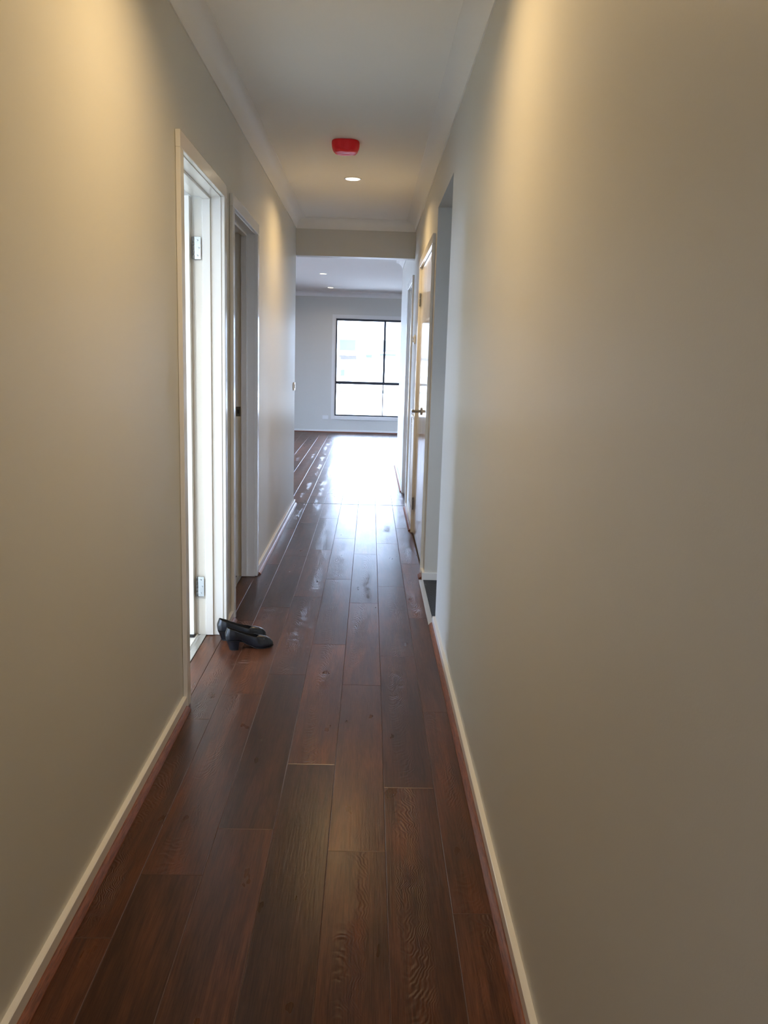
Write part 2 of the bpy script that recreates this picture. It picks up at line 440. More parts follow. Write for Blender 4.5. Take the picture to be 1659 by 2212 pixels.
# threshold strips, expansion joint ------------------------------------
trim(B((-0.797, -0.768, D1[0] + 0.002, D1[1] - 0.002, -0.012, 0.0035)), M_ALU, 'aluminium threshold strip in the bathroom doorway', bevel=0.0015)
trim(B((-0.797, -0.768, D2[0] + 0.002, D2[1] - 0.002, -0.012, 0.0035)), M_ALU, 'aluminium threshold strip in the second doorway', bevel=0.0015)
trim(B((0.333, 0.361, ROBE[0] + 0.002, ROBE[1] - 0.017, -0.012, 0.006)), M_ALU, 'pale metal threshold strip beside the dark carpet', bevel=0.002)
trim(B((XL + 0.03, XR - 0.02, 7.728, 7.742, -0.012, 0.0008)), M_RUBBER, 'dark expansion joint across the boards')

# ------------------------------------------------------------------ floors
floor = structure(empty('floor', (0, 0, 0)), 'dark reddish brown laminate boards with bevelled joints')
PW, GAP = 0.161, 0.0005
_pm = {}
def plank_mesh(wid, ln):
    key = (round(wid, 3), round(ln, 3))
    if key in _pm: return _pm[key]
    bm = bmesh.new(); a, b = wid / 2 - GAP / 2, ln / 2 - GAP / 2; e, dz = 0.0016, 0.0011
    lo = [bm.verts.new((sx * a, sy * b, -0.012)) for sx, sy in ((-1, -1), (1, -1), (1, 1), (-1, 1))]
    mi = [bm.verts.new((sx * a, sy * b, -dz)) for sx, sy in ((-1, -1), (1, -1), (1, 1), (-1, 1))]
    hi = [bm.verts.new((sx * (a - e), sy * (b - e), 0)) for sx, sy in ((-1, -1), (1, -1), (1, 1), (-1, 1))]
    for p, q in ((lo, mi), (mi, hi)):
        for k in range(4): bm.faces.new((p[k], p[(k + 1) % 4], q[(k + 1) % 4], q[k]))
    bm.faces.new(hi)
    me = bpy.data.meshes.new('plank'); bm.to_mesh(me); bm.free(); me.materials.append(M_WOOD); me.materials.append(M_BEVEL)
    for p_ in me.polygons:
        if 0.2 < p_.normal.z < 0.98: p_.material_index = 1
    _pm[key] = me; return me
def plank(x0, x1, y0, y1):
    if y1 - y0 < 0.02 or x1 - x0 < 0.01: return
    o = bpy.data.objects.new('plank', plank_mesh(x1 - x0, y1 - y0)); COL.objects.link(o)
    o.location = ((x0 + x1) / 2, (y0 + y1) / 2, 0); o.parent = floor
EDGE0 = -0.085
def row(i): return EDGE0 + i * PW, EDGE0 + (i + 1) * PW
SEAM = {-5: 0.35, -4: 2.933, -3: 1.979, -2: 2.199, -1: 2.597, 0: 2.098, 1: 2.452, 2: 3.04}
def lay(i, y0, y1, seam, xa=None, xb=None):
    x0, x1 = row(i)
    if xa is not None: x0 = max(x0, xa)
    if xb is not None: x1 = min(x1, xb)
    s = seam - 1.2 * math.ceil((seam - y0) / 1.2)
    ys = [y0]
    while s < y1 - 0.03:
        if s > y0 + 0.03: ys.append(s)
        s += 1.2
    ys.append(y1)
    for a, b in zip(ys, ys[1:]): plank(x0, x1, a, b)
for i in range(-4, 3):
    lay(i, -0.6, 7.727, SEAM[i], XL + 0.004, XR - 0.004 if i < 2 else 0.363)
for d in (D1, D2):
    plank(-0.766, XL + 0.003, d[0], d[1])
for i in range(-13, 6):
    rnd = random.Random(100 + i).random() * 1.2
    lay(i, 7.743, YF - 0.012, 7.9 + rnd, None, None if i < 2 else None) if i < 2 else None
    if i == 2:
        lay(i, 7.743, YF - 0.012, 7.9 + rnd, None, XR - 0.004); lay(i, YEND + 0.01, YF - 0.012, 11.1 + rnd, XR - 0.003)
    if i > 2: lay(i, YEND + 0.01, YF - 0.012, 11.1 + rnd)
bm = bmesh.new()
for i in list(range(-30, -13)) + list(range(6, 20)):
    x0, x1 = row(i); y = 7.80 if i < 0 else YEND + 0.01
    r = random.Random(i)
    s = y + 0.2 + r.random()
    ys = [y]
    while s < YF - 0.2: ys.append(s); s += 1.2
    ys.append(YF - 0.012)
    for a, b in zip(ys, ys[1:]): box(bm, x0 + 0.001, x1 - 0.001, a + 0.001, b - 0.001, -0.012, 0)
o = mk('outlying_planks', bm, M_WOOD, floor); o['kind'] = 'stuff'

fb = structure(empty('floor_bathroom', (0, 0, 0)), 'white square floor tiles of the bathroom')
mk('grout_bed', B((-2.5, -0.797, 1.4, 4.03, -0.013, -0.002)), M_GROUT, fb)
tm = None
for ix in range(5):
    for iy in range(9):
        cx, cy = -0.81 - 0.15 - ix * 0.302, 3.715 + 0.151 - iy * 0.302
        if cy - .15 < 1.4: continue
        if tm is None:
            b_ = B((-0.1495, 0.1495, -0.1495, 0.1495, -0.010, 0.001))
            t0 = mk('floor_tile', b_, M_TILE, fb, bevel=0.001, seg=1, local=True); tm = t0.data; t0.location = (cx, cy, 0)
        else:
            t0 = bpy.data.objects.new('floor_tile', tm); COL.objects.link(t0); t0.parent = fb; t0.location = (cx, cy, 0)
structure(mk('floor_nook', B((0.345, 3.2, 2.7, ROBE[1], -0.013, 0.004)), M_CARPET), 'charcoal carpet inside the right hand opening')
structure(mk('floor_second_room', B((-2.5, -0.797, 4.12, YB, -0.013, 0.003)), M_CARPET), 'charcoal carpet of the second room on the left')

# ------------------------------------------------------------------ doors
def door_frame(n, d, side, label, leaf_room_side=True):
    """side -1: left wall, +1: right wall. Returns the structure empty."""
    xf = XL if side < 0 else XR
    e = structure(empty('door_%d' % n, (xf, (d[0] + d[1]) / 2, 0)), label)
    out = -side                               # direction from the wall into the corridor
    def xs(a, b):                             # a, b: distance into the room from the corridor wall face
        x0, x1 = xf - out * a, xf - out * b
        return min(x0, x1), max(x0, x1)
    y0, y1 = d
    x0, x1 = xs(-0.001, TH + 0.001)
    mk('jamb', B((x0, x1, y0 - J, y0, 0.002, ZD)), M_TRIM, e)
    mk('jamb', B((x0, x1, y1, y1 + J, 0.002, ZD)), M_TRIM, e)
    mk('head_jamb', B((x0, x1, y0 - J, y1 + J, ZD, ZD + J)), M_TRIM, e)
    # architraves on the corridor side, 4 mm back from the jamb edge
    g = 0.004
    x0, x1 = xs(-ART, -0.0005)
    mk('architrave', B((x0, x1, y0 - ARW, y0 - g, 0.003, ZD + g)), M_TRIM, e, bevel=0.0025)
    mk('architrave', B((x0, x1, y1 + g, y1 + ARW, 0.003, ZD + g)), M_TRIM, e, bevel=0.0025)
    mk('head_architrave', B((x0, x1, y0 - ARW, y1 + ARW, ZD + g, ZD + ARW + g)), M_TRIM, e, bevel=0.0025)
    x0, x1 = xs(TH + 0.0005, TH + ART)
    mk('room_architrave', B((x0, x1, y0 - ARW, y0 - g, 0.003, ZD + g)), M_TRIM, e, bevel=0.0025)
    mk('room_architrave', B((x0, x1, y1 + g, y1 + ARW, 0.003, ZD + g)), M_TRIM, e, bevel=0.0025)
    mk('room_head_architrave', B((x0, x1, y0 - ARW, y1 + ARW, ZD + g, ZD + ARW + g)), M_TRIM, e, bevel=0.0025)
    # stops
    s = (0.045, 0.080) if leaf_room_side else (0.055, 0.09)
    x0, x1 = xs(*s); k = 0.011
    mk('door_stop', B((x0, x1, y0, y0 + k, 0.003, ZD - k)), M_TRIM, e, bevel=0.0015)
    mk('door_stop', B((x0, x1, y1 - k, y1, 0.003, ZD - k)), M_TRIM, e, bevel=0.0015)
    mk('head_stop', B((x0, x1, y0, y1, ZD - k, ZD)), M_TRIM, e, bevel=0.0015)
    return e, xs

def hinge(parent, pin, plate_axis, z, flip=1):
    """butt hinge: barrel at pin (x, y); plate lies on the jamb, running along +x*flip"""
    x, y = pin
    h = mk('hinge', join_bm(*[lathe([(0.0005, 0), (0.0052, 0.0), (0.006, 0.001), (0.006, 0.018), (0.0052, 0.019), (0.0005, 0.019)], 'Z', 12, (x, y, z + 0.0196 * k)) for k in range(5)]), M_STEEL, parent, smooth=True)
    h['label'] = 'steel butt hinge'
    if plate_axis == 'x':
        bx = (min(x, x + flip * 0.034), max(x, x + flip * 0.034), y - 0.0022, y + 0.0008, z, z + 0.0976)
    else:
        bx = (x - 0.0012, x + 0.0012, min(y, y + flip * 0.02), max(y, y + flip * 0.02), z, z + 0.0976)
    mk('hinge_plate', B(bx), M_CHROME, h, bevel=0.0006, seg=1)
    if plate_axis == 'x':
        for k, dx in enumerate((0.018, 0.024, 0.018)):
            mk('screw', lathe([(0.0005, -0.0035), (0.0042, -0.0030), (0.0046, 0.0)], 'Y', 12, (x + flip * dx, y - 0.0018, z + 0.016 + 0.033 * k)), M_CHROME, h, smooth=True)
    return h

# door 1: open at right angles into the bright bathroom, hinged on the far jamb
e1, xs1 = door_frame(1, D1, -1, 'white bathroom door standing open, first doorway on the left')
leaf = empty('leaf', (0, 0, 0), e1); leaf.location = (-0.13, D1[1] - (D1[0] + D1[1]) / 2, 0)
px, py = XL2 - 0.006, D1[1] - 0.002
mk('leaf_panel', B((px - 0.006 - 0.80, px - 0.008, py - 0.037, py - 0.002, 0.012, ZD - 0.003)), M_DOOR, leaf, bevel=0.0015)
for hz in (0.196, 1.767):
    hinge(e1, (px + 0.003, py - 0.006), 'x', hz, 1)
lx = px - 0.75
hd = mk('lever_handle', join_bm(lathe([(0.001, 0), (0.026, 0), (0.026, 0.006), (0.022, 0.009), (0.009, 0.010), (0.009, 0.05), (0.001, 0.052)], 'Y', 20, (lx, py - 0.037 - 0.052, 1.02)), B((lx, lx + 0.12, py - 0.089, py - 0.077, 1.012, 1.028))), M_CHROME, leaf, smooth=True)

# door 2: open into a dim room, hinged on the near jamb; only the frame and strike plate show
e2, xs2 = door_frame(2, D2, -1, 'white door frame of the dim second doorway on the left')
leaf2 = empty('leaf', (-0.13, D2[0] - (D2[0] + D2[1]) / 2, 0), e2)
mk('leaf_panel', B((XL2 - 0.014 - 0.80, XL2 - 0.014, D2[0] + 0.004, D2[0] + 0.039, 0.012, ZD - 0.003)), M_DOOR, leaf2, bevel=0.0015)
st = mk('strike_plate', B((-0.800, -0.774, D2[1] - 0.0022, D2[1] + 0.001, 0.990, 1.047)), M_DARKSTEEL, e2, bevel=0.001, seg=1)
st['label'] = 'dark steel strike plate'
mk('latch_hole', B((-0.793, -0.781, D2[1] - 0.0030, D2[1] + 0.002, 1.005, 1.030)), M_RUBBER, st, bevel=0.002, seg=2)

# door 3: pair of closed glossy doors on the right
e3, xs3 = door_frame(3, D3, 1, 'pair of closed glossy white cupboard doors on the right', False)
ym = (D3[0] + D3[1]) / 2
lf = XR + 0.001
for (ya, yb, hs, hflip) in ((D3[0] + 0.003, ym - 0.0015, D3[0], 1), (ym + 0.0015, D3[1] - 0.003, D3[1], -1)):
    lv = mk('leaf', B((lf, lf + 0.035, ya, yb, 0.014, ZD - 0.003)), M_DOOR, e3, bevel=0.0015)
    if hs == D3[1]:
        for hz in (0.19, 1.757):
            hinge(e3, (lf - 0.008, hs - 0.004), 'y', hz, 1)
        hy, hzz = ym + 0.075, 0.998
        rose = mk('handle_rose', lathe([(0.001, 0.0), (0.027, 0.0), (0.027, -0.006), (0.023, -0.009), (0.001, -0.0095)], 'X', 24, (lf, hy, hzz)), M_CHROME, lv, smooth=True)
        rose['label'] = 'chrome rose of the lever handle'
        lev = join_bm(lathe([(0.001, -0.008), (0.0105, -0.008), (0.0095, -0.03), (0.0105, -0.052), (0.0105, -0.066), (0.008, -0.069), (0.001, -0.070)], 'X', 16, (lf, hy, hzz)),
                      lathe([(0.001, -0.008), (0.0098, -0.006), (0.0100, 0.02), (0.0085, 0.07), (0.0088, 0.112), (0.006, 0.118), (0.001, 0.119)], 'Y', 16, (lf - 0.058, hy, hzz)))
        lo = mk('lever', lev, M_CHROME, lv, smooth=True); lo['label'] = 'chrome lever handle'

# door 4: closed leaf set back in the frame beyond the beam
e4, xs4 = door_frame(4, D4, 1, 'white door frame past the beam at the far right')
lv4 = mk('leaf', B((XR + 0.081, XR + 0.116, D4[0] + 0.003, D4[1] - 0.003, 0.012, ZD - 0.003)), M_DOOR, e4, bevel=0.0015)
mk('lever', join_bm(lathe([(0.001, 0.0), (0.026, 0.0), (0.026, -0.007), (0.009, -0.009), (0.009, -0.05), (0.001, -0.051)], 'X', 20, (XR + 0.081, D4[0] + 0.07, 1.02)),
                    B((XR + 0.030, XR + 0.040, D4[0] + 0.06, D4[0] + 0.18, 1.012, 1.028))), M_CHROME, lv4, smooth=True)

# ------------------------------------------------------------------ windows
def window_far():
    x0, x1, z0, z1 = WIN
    e = structure(empty('window_1', ((x0 + x1) / 2, YF, z0)), 'black framed living room window with blown-out daylight')
    # white timber reveal and casing
    yb = YF + 0.10
    mk('reveal', B((x0 - 0.012, x0 + 0.006, YF - 0.002, yb, z0 - 0.012, z1 + 0.012)), M_TRIM, e)
    mk('reveal', B((x1 - 0.006, x1 + 0.012, YF - 0.002, yb, z0 - 0.012, z1 + 0.012)), M_TRIM, e)
    mk('reveal', B((x0 + 0.006, x1 - 0.006, YF - 0.002, yb, z1 - 0.006, z1 + 0.012)), M_TRIM, e)
    mk('sill', B((x0 + 0.006, x1 - 0.006, YF - 0.002, yb, z0 - 0.012, z0 + 0.006)), M_TRIM, e)
    c = 0.062
    mk('casing', B((x0 - c, x0 - 0.004, YF - 0.018, YF - 0.0005, z0 - c, z1 + c)), M_TRIM, e, bevel=0.002)
    mk('casing', B((x1 + 0.004, x1 + c, YF - 0.018, YF - 0.0005, z0 - c, z1 + c)), M_TRIM, e, bevel=0.002)
    mk('casing', B((x0 - 0.004, x1 + 0.004, YF - 0.018, YF - 0.0005, z1 + 0.004, z1 + c)), M_TRIM, e, bevel=0.002)
    mk('casing', B((x0 - 0.004, x1 + 0.004, YF - 0.018, YF - 0.0005, z0 - c, z0 - 0.004)), M_TRIM, e, bevel=0.002)
    # black aluminium
    ya, yc = YF + 0.055, YF + 0.115
    a, b, lo, hi = x0 + 0.006, x1 - 0.006, z0 + 0.006, z1 - 0.006
    mk('frame', B((a, a + 0.022, ya, yc, lo, hi)), M_BLACKAL, e, bevel=0.002, seg=1)
    mk('frame', B((b - 0.022, b, ya, yc, lo, hi)), M_BLACKAL, e, bevel=0.002, seg=1)
    mk('frame', B((a + 0.022, b - 0.022, ya, yc, hi - 0.036, hi)), M_BLACKAL, e, bevel=0.002, seg=1)
    mk('frame', B((a + 0.022, b - 0.022, ya, yc, lo, lo + 0.022)), M_BLACKAL, e, bevel=0.002, seg=1)
    zt = 0.925
    mk('transom', B((a + 0.022, b - 0.022, ya - 0.004, yc, zt - 0.026, zt + 0.026)), M_BLACKAL, e, bevel=0.002, seg=1)
    mk('mullion', B((0.245 - 0.019, 0.245 + 0.019, ya - 0.002, yc, zt + 0.026, hi - 0.036)), M_BLACKAL, e, bevel=0.002, seg=1)
    mk('mullion', B((0.238 - 0.009, 0.238 + 0.009, ya, yc, lo + 0.022, zt - 0.026)), M_BLACKAL, e, bevel=0.002, seg=1)
    yg = YF + 0.085
    for (p, q, r, s) in ((a + 0.022, 0.226, zt + 0.026, hi - 0.036), (0.264, b - 0.022, zt + 0.026, hi - 0.036), (a + 0.022, 0.229, lo + 0.022, zt - 0.026), (0.247, b - 0.022, lo + 0.022, zt - 0.026)):
        mk('pane', B((p, q, yg, yg + 0.005, r, s)), M_GLASS, e)
    portal('daylight_portal_far', ((x0 + x1) / 2, YF + 0.16, (z0 + z1) / 2), (x1 - x0, z1 - z0), (0, -1, 0))
window_far()
def window_side(n, x, d, label, direction, panes=2):
    """plain black framed glazing in a side wall"""
    y0, y1, z0, z1 = d
    e = structure(empty('window_%d' % n, (x, (y0 + y1) / 2, z0)), label)
    f = 0.045
    mk('frame', B((x - .04, x + .04, y0, y0 + f, z0, z1)), M_BLACKAL, e); mk('frame', B((x - .04, x + .04, y1 - f, y1, z0, z1)), M_BLACKAL, e)
    mk('frame', B((x - .04, x + .04, y0 + f, y1 - f, z0, z0 + f)), M_BLACKAL, e); mk('frame', B((x - .04, x + .04, y0 + f, y1 - f, z1 - f, z1)), M_BLACKAL, e)
    stp = (y1 - y0) / panes
    for k in range(panes):
        a, b = y0 + k * stp + f, y0 + (k + 1) * stp - f / 2
        if k: mk('mullion', B((x - .035, x + .035, a - f * 1.5, a - f * .5 + .02, z0 + f, z1 - f)), M_BLACKAL, e)
        mk('pane', B((x - .003, x + .003, a, b, z0 + f, z1 - f)), M_GLASS, e)
    portal('daylight_portal_%d' % n, (x - direction * 0.12, (y0 + y1) / 2, (z0 + z1) / 2), (y1 - y0, z1 - z0), (direction, 0, 0))
def window_back():  # unseen opening, added to bring daylight onto ceiling and near walls
    x0, x1, z0, z1 = BK; y = YBACK - TH / 2; f = 0.04
    e = structure(empty('window_5', ((x0 + x1) / 2, y, z0)), 'narrow unseen glazed opening added behind the camera for daylight')
    for b in ((x0, x0 + f, z0, z1), (x1 - f, x1, z0, z1), (x0 + f, x1 - f, z0, z0 + f), (x0 + f, x1 - f, z1 - f, z1)):
        mk('frame', B((b[0], b[1], y - 0.03, y + 0.03, b[2], b[3])), M_TRIM, e)
    mk('pane', B((x0 + f, x1 - f, y - 0.003, y + 0.003, z0 + f, z1 - f)), M_GLASS, e)
    portal('daylight_portal_5', ((x0 + x1) / 2, y - 0.1, (z0 + z1) / 2), (x1 - x0, z1 - z0), (0, 1, 0))
window_back()
window_side(2, -5.1, SL, 'black framed sliding glass door of the living room', 1, 3)
window_side(3, -2.6, BW, 'black framed bathroom window', 1, 2)
window_side(4, 3.3, SR, 'black framed window of the carpeted nook', -1, 1)

# ------------------------------------------------------------------ downlights
def downlight(x, y, label, watts, colour=LAMP_COL):
    e = thing(empty('downlight', (x, y, ZC)), label, 'downlight', 'recessed ceiling downlights')
    mk('trim_ring', lathe([(0.046, 0.004), (0.046, -0.0035), (0.049, -0.0045), (0.056, -0.0035), (0.0585, -0.0004), (0.0585, 0.003)], 'Z', 40, (x, y, ZC)), M_PLASTIC, e, smooth=True)
    mk('diffuser', lathe([(0.001, -0.0045), (0.030, -0.0052), (0.046, -0.0045), (0.046, 0.0), (0.001, 0.0)], 'Z', 40, (x, y, ZC)), M_LAMP, e, smooth=True)
    l = bpy.data.lights.new('downlight_lamp', 'AREA'); l.shape = 'DISK'; l.size = 0.085; l.energy = watts; l.color = colour
    l.spread = math.radians(150)
    o = bpy.data.objects.new('downlight_lamp', l); COL.objects.link(o); o.parent = e; o.location = (0, 0, -0.007)
    return e
downlight(-0.156, 5.96, 'lit downlight in the corridor ceiling behind the red alarm cover', LAMP_W)
downlight(-0.156, 2.20, 'lit downlight in the corridor ceiling above the camera', LAMP_W)
downlight(-0.156, -1.0, 'lit downlight in the corridor ceiling behind the camera', LAMP_W * 0.5)
downlight(-0.72, 12.38, 'lit downlight in the living room ceiling, nearer of the two', LAMP_W * 0.3)
downlight(-0.725, 14.68, 'lit downlight in the living room ceiling, closest to the window', LAMP_W * 0.3)

downlight(-1.6, 2.25, 'added unseen downlight that brightens the bathroom doorway', 42.0, (0.94, 1.0, 0.99))  # unseen lamp, added to brighten the door frame and bathroom walls

# ------------------------------------------------------------------ smoke alarm under a red dust cover
def smoke_alarm():
    cx, cy = -0.175, 5.00
    e = thing(empty('smoke_alarm', (cx, cy, ZC)), 'smoke alarm on the ceiling under a red plastic dust cover', 'smoke alarm')
    mk('base', lathe([(0.001, 0.0), (0.06, 0.0), (0.06, -0.008), (0.056, -0.03), (0.04, -0.036), (0.001, -0.037)], 'Z', 32, (cx, cy, ZC)), M_PLASTIC, e, smooth=True)
    bm = bmesh.new(); rings = []; seg = 48
    prof = [(0.0795, -0.0008), (0.0812, -0.008), (0.0800, -0.022), (0.0770, -0.040), (0.0700, -0.054), (0.0600, -0.061), (0.0480, -0.0625), (0.030, -0.061), (0.012, -0.0605)]
    for r, z in prof:
        ring = []
        for k in range(seg):
            a = 2 * math.pi * k / seg
            c, s = math.cos(a), math.sin(a)
            n = 2.9                                    # soft square outline
            q = (abs(c) ** n + abs(s) ** n) ** (-1 / n)
            rr = r * q * 0.965
            v = Vector((rr * c, rr * s, z))
            d = noise.noise(v * 32) * 0.0042 + noise.noise(v * 75 + Vector((3, 1, 7))) * 0.0018
            if z > -0.002: d *= 0.2
            v += Vector((c, s, -0.5)) * d
            if z < -0.0005: v.z += noise.noise(Vector((v.x * 26, v.y * 26, 4.0))) * 0.004 * min(1, -z / 0.03)
            ring.append(bm.verts.new(v + Vector((cx, cy, ZC))))
        rings.append(ring)
    for a, b in zip(rings, rings[1:]):
        for k in range(seg): bm.faces.new((a[k], a[(k + 1) % seg], b[(k + 1) % seg], b[k]))
    bm.faces.new(rings[-1])
    bmesh.ops.recalc_face_normals(bm, faces=bm.faces)
    o = mk('dust_cover', bm, M_RED, e, smooth=True); o['label'] = 'creased glossy red plastic cover'
    s = o.modifiers.new('sub', 'SUBSURF'); s.levels = 1; s.render_levels = 2
smoke_alarm()

# ------------------------------------------------------------------ switches, controller, grille, outlet
def light_switch():
    y, z = 7.555, 1.095
    e = thing(empty('light_switch', (XL, y, z)), 'white light switch at the end of the left corridor wall', 'light switch')
    mk('plate', B((XL + 0.0004, XL + 0.011, y - 0.058, y + 0.058, z - 0.037, z + 0.037)), M_PLASTIC, e, bevel=0.004, seg=3, smooth=True)
    for dy in (-0.02, 0.02):
        mk('rocker', B((XL + 0.0112, XL + 0.0165, y + dy - 0.008, y + dy + 0.008, z - 0.016, z + 0.016)), M_PLASTIC, e, bevel=0.002)
light_switch()
def controller():
    y, z = 7.08, 1.527
    e = thing(empty('wall_controller', (XR, y, z)), 'white wall controller with two buttons beyond the cupboard doors', 'controller')
    mk('housing', B((XR - 0.016, XR - 0.0004, y - 0.058, y + 0.058, z - 0.036, z + 0.036)), M_PLASTIC, e, bevel=0.005, seg=3, smooth=True)
    for dz in (-0.014, 0.014):
        mk('button', lathe([(0.001, 0.0), (0.010, 0.0), (0.010, -0.006), (0.007, -0.009), (0.001, -0.0095)], 'X', 20, (XR - 0.016, y - 0.02, z + dz)), M_PLASTIC, e, smooth=True)
    mk('display', B((XR - 0.0172, XR - 0.0161, y + 0.005, y + 0.045, z - 0.018, z + 0.018)), M_RUBBER, e)
controller()
def grille():
    y0, y1, z0, z1 = 6.60, 7.08, 0.165, 0.905
    e = thing(empty('louvre_grille', (XR, (y0 + y1) / 2, z0)), 'white louvred air grille low on the right wall', 'grille')
    f = 0.022
    for b in ((y0, y0 + f, z0, z1), (y1 - f, y1, z0, z1), (y0 + f, y1 - f, z1 - f, z1), (y0 + f, y1 - f, z0, z0 + f)):
        mk('frame', B((XR - 0.011, XR - 0.0004, *b)), M_PLASTIC, e, bevel=0.0015, seg=1)
    mk('backing', B((XR - 0.0016, XR - 0.0005, y0 + f, y1 - f, z0 + f, z1 - f)), M_DARKVOID, e)
    n = 48; step = (z1 - z0 - 2 * f) / n; me = None
    for k in range(n):
        z = z0 + f + (k + 0.5) * step
        if me is None:
            bm = run([(-0.0005, 0.0045), (0.0078, -0.0045), (0.0078, -0.0033), (-0.0005, 0.0057)], (0, y0 + f + 0.001), (0, y1 - f - 0.001))
            o = mk('slat', bm, M_PLASTIC, e, local=True); me = o.data
            for v in me.vertices: v.co.y -= (y0 + y1) / 2; v.co.x -= 0.0022
        else:
            o = bpy.data.objects.new('slat', me); COL.objects.link(o); o.parent = e
        o.location = (0, 0, z - z0)
grille()
def outlet():
    x, z = -0.825, 0.279
    e = thing(empty('power_outlet', (x, YF, z)), 'white double power outlet on the far wall left of the window', 'power outlet')
    mk('plate', B((x - 0.057, x + 0.057, YF - 0.010, YF - 0.0004, z - 0.035, z + 0.035)), M_PLASTIC, e, bevel=0.003, seg=2)
    for dx in (-0.03, 0.03):
        mk('socket', B((x + dx - 0.014, x + dx + 0.014, YF - 0.0118, YF - 0.0101, z - 0.020, z + 0.010)), M_PLASTIC, e, bevel=0.0005, seg=1)
        mk('switch', B((x + dx - 0.006, x + dx + 0.006, YF - 0.0135, YF - 0.0101, z + 0.016, z + 0.026)), M_PLASTIC, e, bevel=0.0005, seg=1)
outlet()
def wedge():
    x0, x1, y0, y1 = -0.905, -0.818, 3.845, 3.895
    e = thing(empty('door_wedge', ((x0 + x1) / 2, y0, 0.001)), 'black rubber wedge on the tiles under the open bathroom door', 'door wedge')
    bm = run([(0, 0.0012), (0, 0.0105), (0.03, 0.0105), (0.05, 0.003), (0.05, 0.0012)], (x0, y0), (x1, y0))
    mk('wedge_body', bm, M_RUBBER, e)
    mk('grip_rib', B((x0 + 0.01, x1 - 0.01, y0 - 0.002, y0 + 0.0005, 0.003, 0.008)), M_RUBBER, e)
wedge()

# ------------------------------------------------------------------ shoes
def smooth01(a, b, x):
    t = max(0.0, min(1.0, (x - a) / (b - a))); return t * t * (3 - 2 * t)
def interp(pts, s):
    for (a, va), (b, vb) in zip(pts, pts[1:]):
        if s <= b:
            t = (s - a) / (b - a); t = t * t * (3 - 2 * t) * 0.5 + t * 0.5
            return va + (vb - va) * t
    return pts[-1][1]
LEN = 0.232
def sole_z(s): return interp([(0, 0.047), (0.16, 0.046), (0.30, 0.041), (0.45, 0.023), (0.60, 0.0065), (0.74, 0.003), (0.88, 0.004), (1.0, 0.010)], s)
def half_w(s): return interp([(0, 0.010), (0.02, 0.0185), (0.07, 0.0265), (0.16, 0.0300), (0.32, 0.0275), (0.48, 0.0305), (0.66, 0.0395), (0.78, 0.0385), (0.88, 0.032), (0.95, 0.022), (0.985, 0.0125), (1.0, 0.004)], s)
def top_z(s): return interp([(0, 0.106), (0.05, 0.1035), (0.15, 0.095), (0.30, 0.080), (0.45, 0.067), (0.58, 0.0575), (0.66, 0.0560), (0.75, 0.0535), (0.85, 0.0475), (0.93, 0.038), (0.98, 0.026), (1.0, 0.017)], s)
